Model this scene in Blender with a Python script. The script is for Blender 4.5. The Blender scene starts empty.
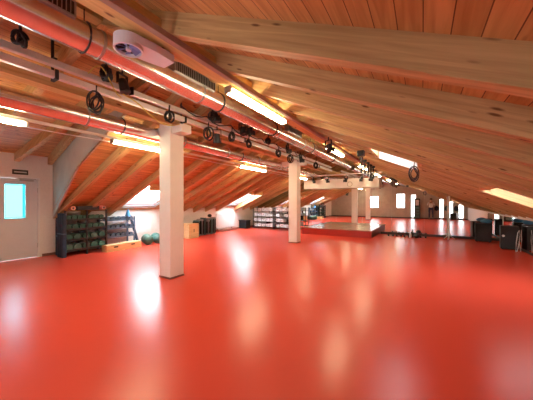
import bpy, bmesh, math, random
from mathutils import Vector, Matrix
random.seed(7)
S = bpy.context.scene
COL = S.collection
PI = math.pi
EYE = 1.45

# ------------------------------------------------------------------ materials
def _mat(name):
    m = bpy.data.materials.new(name); m.use_nodes = True
    nt = m.node_tree; b = nt.nodes['Principled BSDF']
    return m, nt, b
def plain(name, col, rough=.5, metal=0, noise=.06, nscale=6, bump=0, spec=.5, coat=0):
    m, nt, b = _mat(name)
    N = nt.nodes; L = nt.links
    g = N.new('ShaderNodeNewGeometry')
    n = N.new('ShaderNodeTexNoise'); n.inputs['Scale'].default_value = nscale; n.inputs['Detail'].default_value = 4
    L.new(g.outputs['Position'], n.inputs['Vector'])
    r = N.new('ShaderNodeValToRGB')
    r.color_ramp.elements[0].position = .3; r.color_ramp.elements[1].position = .7
    r.color_ramp.elements[0].color = tuple(c*(1-noise) for c in col)+(1,)
    r.color_ramp.elements[1].color = tuple(min(1, c*(1+noise)) for c in col)+(1,)
    L.new(n.outputs['Fac'], r.inputs['Fac']); L.new(r.outputs['Color'], b.inputs['Base Color'])
    b.inputs['Roughness'].default_value = rough; b.inputs['Metallic'].default_value = metal
    b.inputs['Specular IOR Level'].default_value = spec; b.inputs['Coat Weight'].default_value = coat
    if bump:
        bp = N.new('ShaderNodeBump'); bp.inputs['Strength'].default_value = bump; bp.inputs['Distance'].default_value = .01
        L.new(n.outputs['Fac'], bp.inputs['Height']); L.new(bp.outputs['Normal'], b.inputs['Normal'])
    return m
def emit(name, col, strength):
    m, nt, b = _mat(name)
    b.inputs['Base Color'].default_value = (*col, 1)
    b.inputs['Emission Color'].default_value = (*col, 1); b.inputs['Emission Strength'].default_value = strength
    return m
def timber(name, dark, light, axis, rough=.55, knots=True, plank=0.0, pitch=0.0):
    """pine: grain along the world axis ('X' or 'Y'); plank>0 adds board joints at that spacing across the slope"""
    m, nt, b = _mat(name); N = nt.nodes; L = nt.links
    g = N.new('ShaderNodeNewGeometry')
    sp = N.new('ShaderNodeSeparateXYZ'); L.new(g.outputs['Position'], sp.inputs[0])
    ma = N.new('ShaderNodeMath'); ma.operation = 'MULTIPLY_ADD'; ma.inputs[1].default_value = pitch
    L.new(sp.outputs['X'], ma.inputs[0]); L.new(sp.outputs['Z'], ma.inputs[2])
    cb_ = N.new('ShaderNodeCombineXYZ'); L.new(sp.outputs['X'], cb_.inputs[0]); L.new(sp.outputs['Y'], cb_.inputs[1]); L.new(ma.outputs[0], cb_.inputs[2])
    mp = N.new('ShaderNodeMapping'); mp.vector_type = 'POINT'
    mp.inputs['Scale'].default_value = (.9, 16, 20) if axis == 'X' else (16, 1.2, 22)
    L.new(cb_.outputs[0], mp.inputs['Vector'])
    n = N.new('ShaderNodeTexNoise'); n.inputs['Scale'].default_value = 1.5; n.inputs['Detail'].default_value = 6; n.inputs['Distortion'].default_value = .6
    L.new(mp.outputs['Vector'], n.inputs['Vector'])
    r = N.new('ShaderNodeValToRGB')
    r.color_ramp.elements[0].position = .3; r.color_ramp.elements[1].position = .68
    r.color_ramp.elements[0].color = (*dark, 1); r.color_ramp.elements[1].color = (*light, 1)
    L.new(n.outputs['Fac'], r.inputs['Fac'])
    col = r.outputs['Color']
    def mul(a, fac, c):
        mx = N.new('ShaderNodeMix'); mx.data_type = 'RGBA'; mx.blend_type = 'MULTIPLY'
        L.new(fac, mx.inputs[0]); L.new(a, mx.inputs[6]); mx.inputs[7].default_value = (*c, 1)
        return mx.outputs[2]
    if knots:
        mk = N.new('ShaderNodeMapping'); mk.inputs['Scale'].default_value = (3.4, 9.0, 13.0) if axis == 'X' else (9.0, 3.2, 9.0)
        L.new(cb_.outputs[0], mk.inputs['Vector'])
        v = N.new('ShaderNodeTexVoronoi'); v.inputs['Scale'].default_value = 1.0
        L.new(mk.outputs['Vector'], v.inputs['Vector'])
        kr = N.new('ShaderNodeValToRGB')
        kr.color_ramp.elements[0].position = .08; kr.color_ramp.elements[0].color = (1, 1, 1, 1)
        kr.color_ramp.elements[1].position = .17; kr.color_ramp.elements[1].color = (0, 0, 0, 1)
        L.new(v.outputs['Distance'], kr.inputs['Fac'])
        col = mul(col, kr.outputs['Color'], (.30, .20, .13))
    if plank:
        sx = N.new('ShaderNodeSeparateXYZ'); L.new(g.outputs['Position'], sx.inputs[0])
        d = N.new('ShaderNodeMath'); d.operation = 'DIVIDE'; L.new(sx.outputs['X'], d.inputs[0]); d.inputs[1].default_value = plank
        fl = N.new('ShaderNodeMath'); fl.operation = 'FLOOR'; L.new(d.outputs[0], fl.inputs[0])
        fr = N.new('ShaderNodeMath'); fr.operation = 'FRACT'; L.new(d.outputs[0], fr.inputs[0])
        wn = N.new('ShaderNodeTexWhiteNoise'); wn.noise_dimensions = '1D'; L.new(fl.outputs[0], wn.inputs['W'])
        tr = N.new('ShaderNodeValToRGB')
        tr.color_ramp.elements[0].color = (.80, .74, .68, 1); tr.color_ramp.elements[1].color = (1.0, 1.0, 1.0, 1)
        L.new(wn.outputs['Value'], tr.inputs['Fac'])
        mx = N.new('ShaderNodeMix'); mx.data_type = 'RGBA'; mx.blend_type = 'MULTIPLY'; mx.inputs[0].default_value = 1
        L.new(col, mx.inputs[6]); L.new(tr.outputs['Color'], mx.inputs[7]); col = mx.outputs[2]
        lt = N.new('ShaderNodeMath'); lt.operation = 'LESS_THAN'; L.new(fr.outputs[0], lt.inputs[0]); lt.inputs[1].default_value = .045
        col = mul(col, lt.outputs[0], (.22, .14, .10))
    L.new(col, b.inputs['Base Color'])
    b.inputs['Roughness'].default_value = rough
    bp = N.new('ShaderNodeBump'); bp.inputs['Strength'].default_value = .15; bp.inputs['Distance'].default_value = .005
    L.new(n.outputs['Fac'], bp.inputs['Height']); L.new(bp.outputs['Normal'], b.inputs['Normal'])
    return m
def floor_mat():
    m, nt, b = _mat('red_sports_floor'); N = nt.nodes; L = nt.links
    g = N.new('ShaderNodeNewGeometry')
    n = N.new('ShaderNodeTexNoise'); n.inputs['Scale'].default_value = .8; n.inputs['Detail'].default_value = 5
    L.new(g.outputs['Position'], n.inputs['Vector'])
    r = N.new('ShaderNodeValToRGB'); r.color_ramp.elements[0].position = .3; r.color_ramp.elements[1].position = .75
    r.color_ramp.elements[0].color = (.75, .080, .046, 1); r.color_ramp.elements[1].color = (.755, .082, .047, 1)
    L.new(n.outputs['Fac'], r.inputs['Fac']); L.new(r.outputs['Color'], b.inputs['Base Color'])
    n2 = N.new('ShaderNodeTexNoise'); n2.inputs['Scale'].default_value = 1.6; n2.inputs['Detail'].default_value = 3
    L.new(g.outputs['Position'], n2.inputs['Vector'])
    rr = N.new('ShaderNodeMapRange'); rr.inputs[3].default_value = .265; rr.inputs[4].default_value = .275
    L.new(n2.outputs['Fac'], rr.inputs[0]); L.new(rr.outputs[0], b.inputs['Roughness'])
    b.inputs['Specular IOR Level'].default_value = .42
    return m
def glass_mat(name, tint=(1, 1, 1)):
    m, nt, b = _mat(name)
    b.inputs['Base Color'].default_value = (*tint, 1); b.inputs['Transmission Weight'].default_value = 1
    b.inputs['Roughness'].default_value = .0; b.inputs['IOR'].default_value = 1.02
    return m
M = dict(
    floor=floor_mat(),
    plank=timber('pine_board_ceiling', (.54, .26, .085), (.78, .43, .17), 'Y', plank=.113),
    rafter=timber('pine_rafter', (.42, .25, .095), (.64, .42, .19), 'X', pitch=.437), rafter_left=timber('pine_rafter_left', (.42, .25, .095), (.64, .42, .19), 'X', pitch=-.441),
    purlin=timber('pine_purlin', (.55, .36, .12), (.74, .52, .22), 'Y'),
    ply=timber('plywood', (.62, .40, .18), (.78, .55, .28), 'Y', knots=False),
    deck=timber('stage_boards', (.30, .16, .11), (.42, .25, .18), 'X', rough=.2, knots=False),
    white=plain('white_plaster', (.80, .77, .74), .75, noise=.03, bump=.1, nscale=20),
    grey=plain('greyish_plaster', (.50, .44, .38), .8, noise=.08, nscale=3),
    column=plain('white_column_paint', (.82, .78, .72), .45, noise=.02),
    door=plain('pale_grey_door_paint', (.62, .64, .68), .4, noise=.02),
    frame=plain('white_window_frame', (.82, .83, .84), .4, noise=.01),
    glass=glass_mat('clear_glass'), glassblue=glass_mat('bluish_glass', (.03, .28, .34)),
    zinc=plain('galvanised_sheet', (.80, .77, .78), .23, metal=.92, noise=.10, nscale=9),
    tube=plain('brushed_light_tube', (.78, .74, .74), .38, metal=.6, noise=.04),
    rail=plain('brown_cable_rail', (.36, .26, .20), .5, noise=.1),
    black=plain('black_plastic', (.014, .014, .017), .45, noise=.2),
    rubber=plain('black_rubber', (.020, .022, .024), .7, noise=.2),
    green=plain('dark_green_vinyl', (.05, .14, .115), .4, noise=.25, nscale=12),
    teal=plain('teal_grey_plastic', (.10, .20, .22), .45, noise=.15),
    blue=plain('blue_vinyl', (.06, .25, .50), .4, noise=.1),
    navy=plain('dark_navy_foam', (.020, .035, .07), .7, noise=.2),
    steelblue=plain('blue_grey_steel', (.12, .20, .30), .35, metal=.5, noise=.1),
    pink=plain('salmon_foam', (.65, .25, .20), .6, noise=.1),
    metal=plain('dull_steel', (.45, .45, .45), .35, metal=.9, noise=.05),
    bin=plain('milky_storage_box', (.72, .76, .80), .5, noise=.05),
    lampbody=plain('cream_lamp_housing', (.80, .76, .62), .4, noise=.02),
    tubelit=emit('lit_fluorescent_tube', (1.0, .84, .52), 24),
    skirt=plain('dark_skirting', (.05, .03, .03), .5),
    woodskirt=plain('brown_skirting', (.22, .09, .06), .5),
    shirt=plain('white_cotton', (.78, .80, .82), .8), jeans=plain('dark_blue_denim', (.04, .07, .15), .8),
    skin=plain('skin', (.62, .38, .28), .5, noise=.04), hair=plain('brown_hair', (.07, .04, .025), .6),
    blade=plain('blue_fan_blade', (.20, .26, .55), .35, noise=.15),
    fanbody=plain('lilac_white_plastic', (.74, .68, .74), .4, noise=.03),
    sign=plain('dark_sign_face', (.04, .045, .035), .4), signw=plain('pale_sign_print', (.55, .6, .55), .5),
    plant=plain('yellow_cable', (.62, .48, .10), .5),
    stagered=plain('red_stage_front', (.48, .035, .022), .3, noise=.05),
)
def mirror_mat():
    m, nt, b = _mat('silvered_mirror')
    b.inputs['Base Color'].default_value = (.90, .92, .91, 1); b.inputs['Metallic'].default_value = 1; b.inputs['Roughness'].default_value = .015
    return m
M['mirror'] = mirror_mat()

# ------------------------------------------------------------------ mesh helpers
def box(bm, x0, x1, y0, y1, z0, z1, bev=0):
    r = bmesh.ops.create_cube(bm, size=1)
    vs = r['verts']
    for v in vs:
        v.co = Vector(((x0+x1)/2+v.co.x*(x1-x0), (y0+y1)/2+v.co.y*(y1-y0), (z0+z1)/2+v.co.z*(z1-z0)))
    if bev:
        es = set(e for v in vs for e in v.link_edges)
        bmesh.ops.bevel(bm, geom=list(es), offset=bev, segments=2, affect='EDGES', profile=.6)
def cyl(bm, a, b, r, r2=None, seg=16, caps=True):
    a = Vector(a); b = Vector(b); d = b-a; L = d.length
    q = Vector((0, 0, 1)).rotation_difference(d.normalized())
    mt = Matrix.Translation((a+b)/2) @ q.to_matrix().to_4x4()
    bmesh.ops.create_cone(bm, cap_ends=caps, segments=seg, radius1=r, radius2=r if r2 is None else r2, depth=L, matrix=mt)
def ball(bm, c, r, sc=(1, 1, 1), seg=16):
    mt = Matrix.Translation(c) @ Matrix.Diagonal((*sc, 1))
    bmesh.ops.create_uvsphere(bm, u_segments=seg, v_segments=max(6, seg//2), radius=r, matrix=mt)
def hexa(bm, P):
    """8 points: bottom quad then top quad"""
    v = [bm.verts.new(p) for p in P]
    for f in ((0, 3, 2, 1), (4, 5, 6, 7), (0, 1, 5, 4), (1, 2, 6, 5), (2, 3, 7, 6), (3, 0, 4, 7)):
        bm.faces.new([v[i] for i in f])
def poly_prism(bm, pts, off):
    """pts list of 3D points (planar), off = extrusion vector"""
    a = [bm.verts.new(p) for p in pts]; b = [bm.verts.new(Vector(p)+Vector(off)) for p in pts]
    n = len(pts); bm.faces.new(a[::-1]); bm.faces.new(b)
    for i in range(n): bm.faces.new((a[i], a[(i+1) % n], b[(i+1) % n], b[i]))
def tube(bm, pts, r, seg=6):
    pts = [Vector(p) for p in pts]; rings = []
    for i, p in enumerate(pts):
        t = (pts[min(i+1, len(pts)-1)]-pts[max(i-1, 0)]).normalized()
        u = t.cross(Vector((0, 0, 1)));
        if u.length < .05: u = t.cross(Vector((1, 0, 0)))
        u.normalize(); w = t.cross(u)
        rings.append([bm.verts.new(p+r*(math.cos(k*2*PI/seg)*u+math.sin(k*2*PI/seg)*w)) for k in range(seg)])
    for a, b in zip(rings, rings[1:]):
        for k in range(seg): bm.faces.new((a[k], a[(k+1) % seg], b[(k+1) % seg], b[k]))
    bm.faces.new(rings[0][::-1]); bm.faces.new(rings[-1])
def nb(): return bmesh.new()
def mesh(name, bm, mat, parent=None, smooth=False, loc=None):
    bmesh.ops.recalc_face_normals(bm, faces=bm.faces[:])
    me = bpy.data.meshes.new(name); bm.to_mesh(me); bm.free()
    me.materials.append(M[mat] if isinstance(mat, str) else mat)
    if smooth:
        for p in me.polygons: p.use_smooth = True
        try: me.set_sharp_from_angle(angle=math.radians(40))
        except Exception: pass
    o = bpy.data.objects.new(name, me); COL.objects.link(o)
    if parent: o.parent = parent
    if loc: o.location = loc
    return o
def one(name, fn, mat, parent=None, smooth=False):
    bm = nb(); fn(bm); return mesh(name, bm, mat, parent, smooth)
def tag(o, label, cat, group=None):
    o['label'] = label; o['category'] = cat
    if group: o['group'] = group
    return o
def thing(name, label, cat, loc=(0, 0, 0), rz=0, group=None):
    o = bpy.data.objects.new(name, None); COL.objects.link(o); o.location = loc; o.rotation_euler = (0, 0, rz)
    o.empty_display_size = .1
    return tag(o, label, cat, group)
def struct(o): o['kind'] = 'structure'; return o
def dup(root, loc, rot=None, label=None, group=None):
    r = root.copy(); COL.objects.link(r); r.location = loc
    if rot is not None: r.rotation_euler = rot
    if label: r['label'] = label
    if group: r['group'] = group
    for ch in list(root.children):
        c = ch.copy(); COL.objects.link(c); c.parent = r
        for g in ch.children:
            d = g.copy(); COL.objects.link(d); d.parent = c
    return r

# ------------------------------------------------------------------ room numbers (x across the ridge, y along it, z up)
XL, XR = -8.68, 2.56
YB, YF = -.62, 12.98
RX = -3.10                       # ridge
T = .437                         # roof pitch
def zr(x): return EYE+.65-T*x    # underside of right rafters
ZRIDGE = zr(RX)
TL = (ZRIDGE-(EYE-.457))/(RX-XL)
def zl(x): return EYE-.457+TL*(x-XL)
DORM = 3.02
TD = (ZRIDGE-(EYE+1.01))/(RX-XL)
def zd(x): return EYE+1.01+TD*(x-XL)
RD, RW = .20, .10                # rafter depth (vertical), width
ys = [1.56+.73*k for k in range(-2, 16)]

# floor
struct(one('floor', lambda b: box(b, XL-.3, XR+.3, YB-.3, YF+.3, -.12, 0), 'floor'))

# ceiling boards as slabs lying on the rafters, with openings for the roof windows
W1 = (4.78, 6.04, -8.52, -6.95); W2 = (9.92, 11.00, -8.52, -6.95); WR = (5.27, 6.61, -.88, -.10); WQ = (5.27, 6.61, 1.05, 2.05)
CK = [(XL-.25, 3.06), (XL, 3.02), (-6.4, 2.66), (RX, 2.60)]     # line where the flatter roof over the door ends
def strip(bm, pts_a, pts_b, zf, th=.04):
    for (a0, b0, a1, b1) in zip(pts_a, pts_b, pts_a[1:], pts_b[1:]):
        hexa(bm, [(a0[0], a0[1], zf(a0[0])+RD), (a1[0], a1[1], zf(a1[0])+RD), (b1[0], b1[1], zf(b1[0])+RD), (b0[0], b0[1], zf(b0[0])+RD),
                  (a0[0], a0[1], zf(a0[0])+RD+th), (a1[0], a1[1], zf(a1[0])+RD+th), (b1[0], b1[1], zf(b1[0])+RD+th), (b0[0], b0[1], zf(b0[0])+RD+th)])
def slab(bm, x0, x1, y0, y1, zf, th=.04):
    hexa(bm, [(x0, y0, zf(x0)+RD), (x1, y0, zf(x1)+RD), (x1, y1, zf(x1)+RD), (x0, y1, zf(x0)+RD),
              (x0, y0, zf(x0)+RD+th), (x1, y0, zf(x1)+RD+th), (x1, y1, zf(x1)+RD+th), (x0, y1, zf(x0)+RD+th)])
def ceil(bm):
    e = .25
    slab(bm, RX, XR+e, YB-.1, WR[0], zr); slab(bm, RX, XR+e, WR[1], YF+.1, zr)
    slab(bm, RX, WR[2], WR[0], WR[1], zr); slab(bm, WR[3], WQ[2], WR[0], WR[1], zr); slab(bm, WQ[3], XR+e, WR[0], WR[1], zr)
    strip(bm, [(p[0], YB-.1) for p in CK], [(p[0], p[1]+.04) for p in CK], zd); strip(bm, [(p[0], p[1]) for p in CK], [(p[0], 3.2) for p in CK], zl)
    slab(bm, XL-e, RX, 3.2, W1[0], zl); slab(bm, XL-e, RX, W1[1], W2[0], zl); slab(bm, XL-e, RX, W2[1], YF+.1, zl)
    for w in (W1, W2):
        slab(bm, XL-e, w[2], w[0], w[1], zl); slab(bm, w[3], RX, w[0], w[1], zl)
struct(one('ceiling', ceil, 'plank'))

# walls
DY0, DY1, DZ = 1.78, 2.74, 2.08
def wl(b):
    box(b, XL-.2, XL, YB-.2, DY0, 0, zd(XL)+RD); box(b, XL-.2, XL, DY1, DORM, 0, zd(XL)+RD); box(b, XL-.2, XL, DY0, DY1, DZ, zd(XL)+RD)
    box(b, XL-.2, XL, DORM, YF, 0, zl(XL)+RD-.02)
struct(one('wall_left', wl, 'white'))
def cheek(b):
    for p, q in zip(CK[1:], CK[2:]):
        poly_prism(b, [(p[0], p[1], zl(p[0])+RD-(.2 if p[0]==XL else 0)), (q[0], q[1], zl(q[0])+RD), (q[0], q[1], zd(q[0])+RD+.001), (p[0], p[1], zd(p[0])+RD)], (0, .04, 0))
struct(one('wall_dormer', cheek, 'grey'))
struct(one('wall_right', lambda b: box(b, XR, XR+.2, YB-.2, YF, 0, zr(XR)+RD-.02), 'white'))
def gable(b, y0, y1, pieces):
    pass
def wf(b):
    poly_prism(b, [(XL-.2, YF+.02, 0), (XR+.2, YF+.02, 0), (XR+.2, YF+.02, zr(XR)+RD-.05), (RX, YF+.02, ZRIDGE+RD), (XL-.2, YF+.02, zl(XL)+RD-.05)], (0, .15, 0))
struct(one('wall_far', wf, 'white'))
# back gable (behind the camera, seen in the mirror) with window openings
def wb(b):
    wins = [(-5.2, -4.1, .9, 2.0), (-2.6, -1.9, .9, 2.2), (-1.45, -1.05, .1, 2.1), (.65, .95, .1, 1.7), (1.30, 1.60, .1, 1.5), (1.95, 2.3, .1, 1.25)]
    x = XL-.2
    def top(x): return (zd(x) if x < RX else zr(x))+RD-.02
    def col(x0, x1, z0, f=None):
        cuts = [x0]+([RX] if x0 < RX < x1 else [])+[x1]
        for a, c in zip(cuts, cuts[1:]):
            hexa(b, [(a, YB-.15, z0), (c, YB-.15, z0), (c, YB, z0), (a, YB, z0), (a, YB-.15, top(a)), (c, YB-.15, top(c)), (c, YB, top(c)), (a, YB, top(a))])
    for (a, c, z0, z1) in wins:
        col(x, a, 0); box(b, a, c, YB-.15, YB, 0, z0); col(a, c, z1); x = c
    col(x, XR+.2, 0)
    return wins
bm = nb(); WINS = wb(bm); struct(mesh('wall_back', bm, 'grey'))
wn = 1
for (a, c, z0, z1) in WINS:
    def fr(b):
        t = .035
        for q in ((a, a+t, z0, z1), (c-t, c, z0, z1), (a, c, z0, z0+t), (a, c, z1-t, z1)): box(b, q[0], q[1], YB-.10, YB-.04, q[2], q[3])
    w = struct(one('window_%d' % wn, fr, 'frame')); wn += 1
    one('pane', lambda b: box(b, a+.03, c-.03, YB-.075, YB-.065, z0+.03, z1-.03), 'glass', w)

# skirting
struct(one('baseboard_left', lambda b: (box(b, XL, XL+.015, YB, DY0-.05, 0, .07), box(b, XL, XL+.015, DY1+.05, YF, 0, .07)), 'woodskirt'))
struct(one('baseboard_back', lambda b: box(b, XL, XR, YB, YB+.015, 0, .09), 'skirt'))
struct(one('baseboard_right', lambda b: box(b, XR-.015, XR, YB, 9.1, 0, .06), 'woodskirt'))

# roof windows: splayed lining, frame, pane
def roof_window(n, w, zf):
    y0, y1, x0, x1 = w
    def lining(b):
        H = .16; t = .02
        def pt(x, y, k): return (x, y, zf(x)+RD-.005+k)
        for (xa, xb, ya, yb) in ((x0, x1, y0-t, y0), (x0, x1, y1, y1+t), (x0-t, x0, y0, y1), (x1, x1+t, y0, y1)):
            hexa(b, [pt(xa, ya, 0), pt(xb, ya, 0), pt(xb, yb, 0), pt(xa, yb, 0), pt(xa, ya, H), pt(xb, ya, H), pt(xb, yb, H), pt(xa, yb, H)])
    o = struct(one('window_%d' % n, lining, 'frame'))
    if w is WR: one('side_lining', lambda b: hexa(b, [(x0, y1-.012, zf(x0)), (x1, y1-.012, zf(x1)), (x1, y1, zf(x1)), (x0, y1, zf(x0)), (x0, y1-.012, zf(x0)+RD), (x1, y1-.012, zf(x1)+RD), (x1, y1, zf(x1)+RD), (x0, y1, zf(x0)+RD)]), 'frame', o)
    def fr(b):
        t = .06
        def q(xa, xb, ya, yb):
            k0, k1 = RD+.10, RD+.15
            hexa(b, [(xa, ya, zf(xa)+k0), (xb, ya, zf(xb)+k0), (xb, yb, zf(xb)+k0), (xa, yb, zf(xa)+k0),
                     (xa, ya, zf(xa)+k1), (xb, ya, zf(xb)+k1), (xb, yb, zf(xb)+k1), (xa, yb, zf(xa)+k1)])
        q(x0, x1, y0, y0+t); q(x0, x1, y1-t, y1); q(x0, x0+t, y0+t, y1-t); q(x1-t, x1, y0+t, y1-t)
    one('frame', fr, 'frame', o)
    def pn(b):
        k0, k1 = RD+.12, RD+.128
        hexa(b, [(x0+.06, y0+.06, zf(x0+.06)+k0), (x1-.06, y0+.06, zf(x1-.06)+k0), (x1-.06, y1-.06, zf(x1-.06)+k0), (x0+.06, y1-.06, zf(x0+.06)+k0),
                 (x0+.06, y0+.06, zf(x0+.06)+k1), (x1-.06, y0+.06, zf(x1-.06)+k1), (x1-.06, y1-.06, zf(x1-.06)+k1), (x0+.06, y1-.06, zf(x0+.06)+k1)])
    one('pane', pn, 'glass', o)
    return o
roof_window(wn, W1, zl); roof_window(wn+1, W2, zl); roof_window(wn+2, WR, zr); roof_window(wn+3, WQ, zr)

# door
def door_leaf(b):
    f = XL-.06
    wy0, wy1, wz0, wz1 = 2.085, 2.47, 1.04, 1.90
    box(b, f-.04, f, DY0+.03, wy0, .01, DZ-.04); box(b, f-.04, f, wy1, DY1-.03, .01, DZ-.04)
    box(b, f-.04, f, wy0, wy1, .01, wz0); box(b, f-.04, f, wy0, wy1, wz1, DZ-.04)
dr = struct(one('door_1', door_leaf, 'door'))
one('door_frame', lambda b: (box(b, XL-.12, XL+.02, DY0, DY0+.03, 0, DZ), box(b, XL-.12, XL+.02, DY1-.03, DY1, 0, DZ), box(b, XL-.12, XL+.02, DY0, DY1, DZ-.035, DZ+.0)), 'frame', dr)
one('pane', lambda b: box(b, XL-.085, XL-.078, 2.085, 2.47, 1.04, 1.90), 'glassblue', dr)
one('door_closer', lambda b: (box(b, XL-.06, XL+.0, 2.35, 2.62, 1.98, 2.02), box(b, XL-.02, XL+.03, 2.28, 2.66, 2.035, 2.05)), 'metal', dr)
one('hinge', lambda b: (cyl(b, (XL-.03, 2.715, .25), (XL-.03, 2.715, .37), .012), cyl(b, (XL-.03, 2.715, 1.7), (XL-.03, 2.715, 1.82), .012)), 'metal', dr)
one('door_handle', lambda b: (box(b, XL-.06, XL-.05, 1.86, 1.91, .95, 1.15), cyl(b, (XL-.06, 1.885, 1.05), (XL, 1.885, 1.05), .01), cyl(b, (XL, 1.885, 1.05), (XL, 2.0, 1.05), .01)), 'metal', dr)
sg = thing('exit_sign', 'small dark rectangular sign on the wall above the grey door', 'sign', (XL+.001, 2.2, 2.14))
one('sign_box', lambda b: box(b, 0, .03, 0, .30, 0, .12, .004), 'sign', sg)
one('sign_face', lambda b: (box(b, .03, .032, .03, .27, .045, .075),), 'signw', sg)

# ------------------------------------------------------------------ rafters
def rafter(bm, x0, x1, y, zf, d0=0.0):
    a, c = y-RW/2, y+RW/2
    hexa(bm, [(x0, a, zf(x0)), (x1, a, zf(x1)), (x1, c, zf(x1)), (x0, c, zf(x0)),
              (x0, a, zf(x0)+RD), (x1, a, zf(x1)+RD), (x1, c, zf(x1)+RD), (x0, c, zf(x0)+RD)])
ordw = ['nearest', 'second nearest', 'third nearest', 'fourth nearest', 'fifth nearest', 'sixth nearest', 'seventh nearest']
vis = [y for y in ys if y > 1.2]
for y in ys:
    bm = nb()
    cut = WR[0]-.06 < y < WR[1]+.0
    if cut:
        rafter(bm, RX+.0, WR[2]-.03, y, zr)
        b2 = nb(); rafter(b2, WR[3]+.03, WQ[2]-.03, y, zr); tag(mesh('rafter', b2, 'rafter'), 'short pine rafter piece between the two right roof windows', 'rafter')
        b2 = nb(); rafter(b2, WQ[3]+.03, XR, y, zr); tag(mesh('rafter', b2, 'rafter'), 'short pine rafter piece between the lower right roof window and the low wall', 'rafter')
        lab = 'pine rafter ending at the upper right roof window, its lower run cut away'
        g = None
    else:
        rafter(bm, RX, XR, y, zr)
        if y < 1.2: lab = 'pine rafter behind the camera end of the right roof slope'; g = 'rafters of the right roof slope beside the camera'
        elif vis.index(y) < 5: lab = '%s broad pine rafter crossing the upper right of the view' % ordw[vis.index(y)]; g = 'pine rafters of the right roof slope'
        elif y < 7: lab = 'pale daylit pine rafter on the far side of the right roof window'; g = 'pine rafters of the right roof slope'
        else: lab = 'pine rafter in the far part of the right roof slope beyond its roof window'; g = 'far pine rafters of the right roof slope'
    tag(mesh('rafter', bm, 'rafter'), lab, 'rafter', g)
for i, y in enumerate(ys):
    bm = nb()
    g = 'far pine rafters of the left roof slope'
    if y < DORM+.01:
        
        if y > 2.9:
            for p, q in zip(CK[1:], CK[2:]):
                hexa(bm, [(p[0], p[1]-.11, zd(p[0])), (q[0], q[1]-.11, zd(q[0])), (q[0], q[1]-.01, zd(q[0])), (p[0], p[1]-.01, zd(p[0])),
                          (p[0], p[1]-.11, zd(p[0])+RD), (q[0], q[1]-.11, zd(q[0])+RD), (q[0], q[1]-.01, zd(q[0])+RD), (p[0], p[1]-.01, zd(p[0])+RD)])
            bmesh.ops.remove_doubles(bm, verts=bm.verts[:], dist=.001)
        else: rafter(bm, XL, RX, y, zd)
        if y > 2.9: lab = 'pine rafter resting on the wall corner right of the grey door'
        elif y > 2.2: lab = 'pine rafter of the flatter roof directly above the grey door'
        else: lab = 'pine rafter of the flatter roof out of sight left of the door'
        g = 'pine rafters above the door wall'
    elif W1[0]-.06 < y < W1[1]+.02 or W2[0]-.06 < y < W2[1]+.05:
        w = W1 if y < 7 else W2
        if w[0]-.05 < y < w[1]+.05 and not (y > w[1]): rafter(bm, w[3]+.03, RX, y, zl)
        else: rafter(bm, XL, RX, y, zl)
        lab = 'pine rafter running up from the %s left roof window' % ('near' if w is W1 else 'far'); g = 'pine rafters trimmed at the left roof windows'
    else:
        rafter(bm, XL, RX, y, zl)
        if y < 5: lab = 'pine rafter over the weight racks in the left roof slope, %s to the door' % ('nearer' if y < 4 else 'farther'); g = 'pine rafters over the weight racks'
        elif y < 9.7: lab = 'pine rafter between the two left roof windows'
        else: lab = 'pine rafter at the far end of the left roof slope above the shelving'
    tag(mesh('rafter', bm, 'rafter_left'), lab, 'rafter', g)
bm = nb(); rafter(bm, XL, RX, 3.08, zl)
tag(mesh('rafter', bm, 'rafter_left'), 'pine rafter starting behind the wall corner, the first of the steeper left slope', 'rafter', 'pine rafters over the weight racks')
# trimmers beside openings
for (w, zf, sd, where) in ((W1, zl, 1, 'near left'), (W2, zl, 1, 'far left'), (WR, zr, -1, 'upper right'), (WQ, zr, -1, 'lower right')):
    for x in ((w[3]+.04,) if sd > 0 else (w[2]-.05, w[3]+.05)):
        tag(one('trimmer_beam', lambda b: hexa(b, [(x-.035, w[0]-.02, zf(x-.035)+.03), (x+.035, w[0]-.02, zf(x+.035)+.03), (x+.035, w[1]+.02, zf(x+.035)+.03), (x-.035, w[1]+.02, zf(x-.035)+.03),
                     (x-.035, w[0]-.02, zf(x-.035)+RD), (x+.035, w[0]-.02, zf(x+.035)+RD), (x+.035, w[1]+.02, zf(x+.035)+RD), (x-.035, w[1]+.02, zf(x-.035)+RD)]), 'purlin'),
            'short pine trimmer along the %s edge of the %s roof window' % ('lower' if x > w[3] and sd < 0 else 'upper', where), 'beam')
# purlins and ridge
tag(one('purlin', lambda b: box(b, -2.20, -2.03, YB, YF, EYE+1.49, EYE+1.66), 'purlin'), 'yellow-lit pine purlin carrying the right rafters beside the fluorescent lamps', 'beam')
tag(one('purlin', lambda b: box(b, -4.19, -4.01, YB, YF, EYE+1.455, EYE+1.64), 'purlin'), 'brown pine purlin resting on top of the white columns', 'beam')
tag(one('ridge_beam', lambda b: box(b, RX-.07, RX+.07, YB, YF, ZRIDGE+.0, ZRIDGE+.19), 'purlin'), 'pine ridge beam above the upper ventilation duct', 'beam')

# ------------------------------------------------------------------ columns
for (cx, cy, lab) in ((-4.20, 3.36, 'thick white square column nearest the camera, left of centre'), (-3.93, 8.45, 'white square column in the middle of the hall in front of the stage')):
    c = thing('column', lab, 'column', (cx, cy, 0), 0, 'white square columns')
    hh = EYE+1.455
    one('shaft', lambda b: box(b, -.16, .16, -.16, .16, .0, EYE+(1.68 if cy < 5 else 1.58), .012), 'column', c)
    one('base_strip', lambda b: box(b, -.168, .168, -.168, .168, 0, .035), 'woodskirt', c)
    one('head_bracket', lambda b: (box(b, -.46, .42, -.12, .12, hh-.16, hh-.0, .01)), 'column', c)

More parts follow.
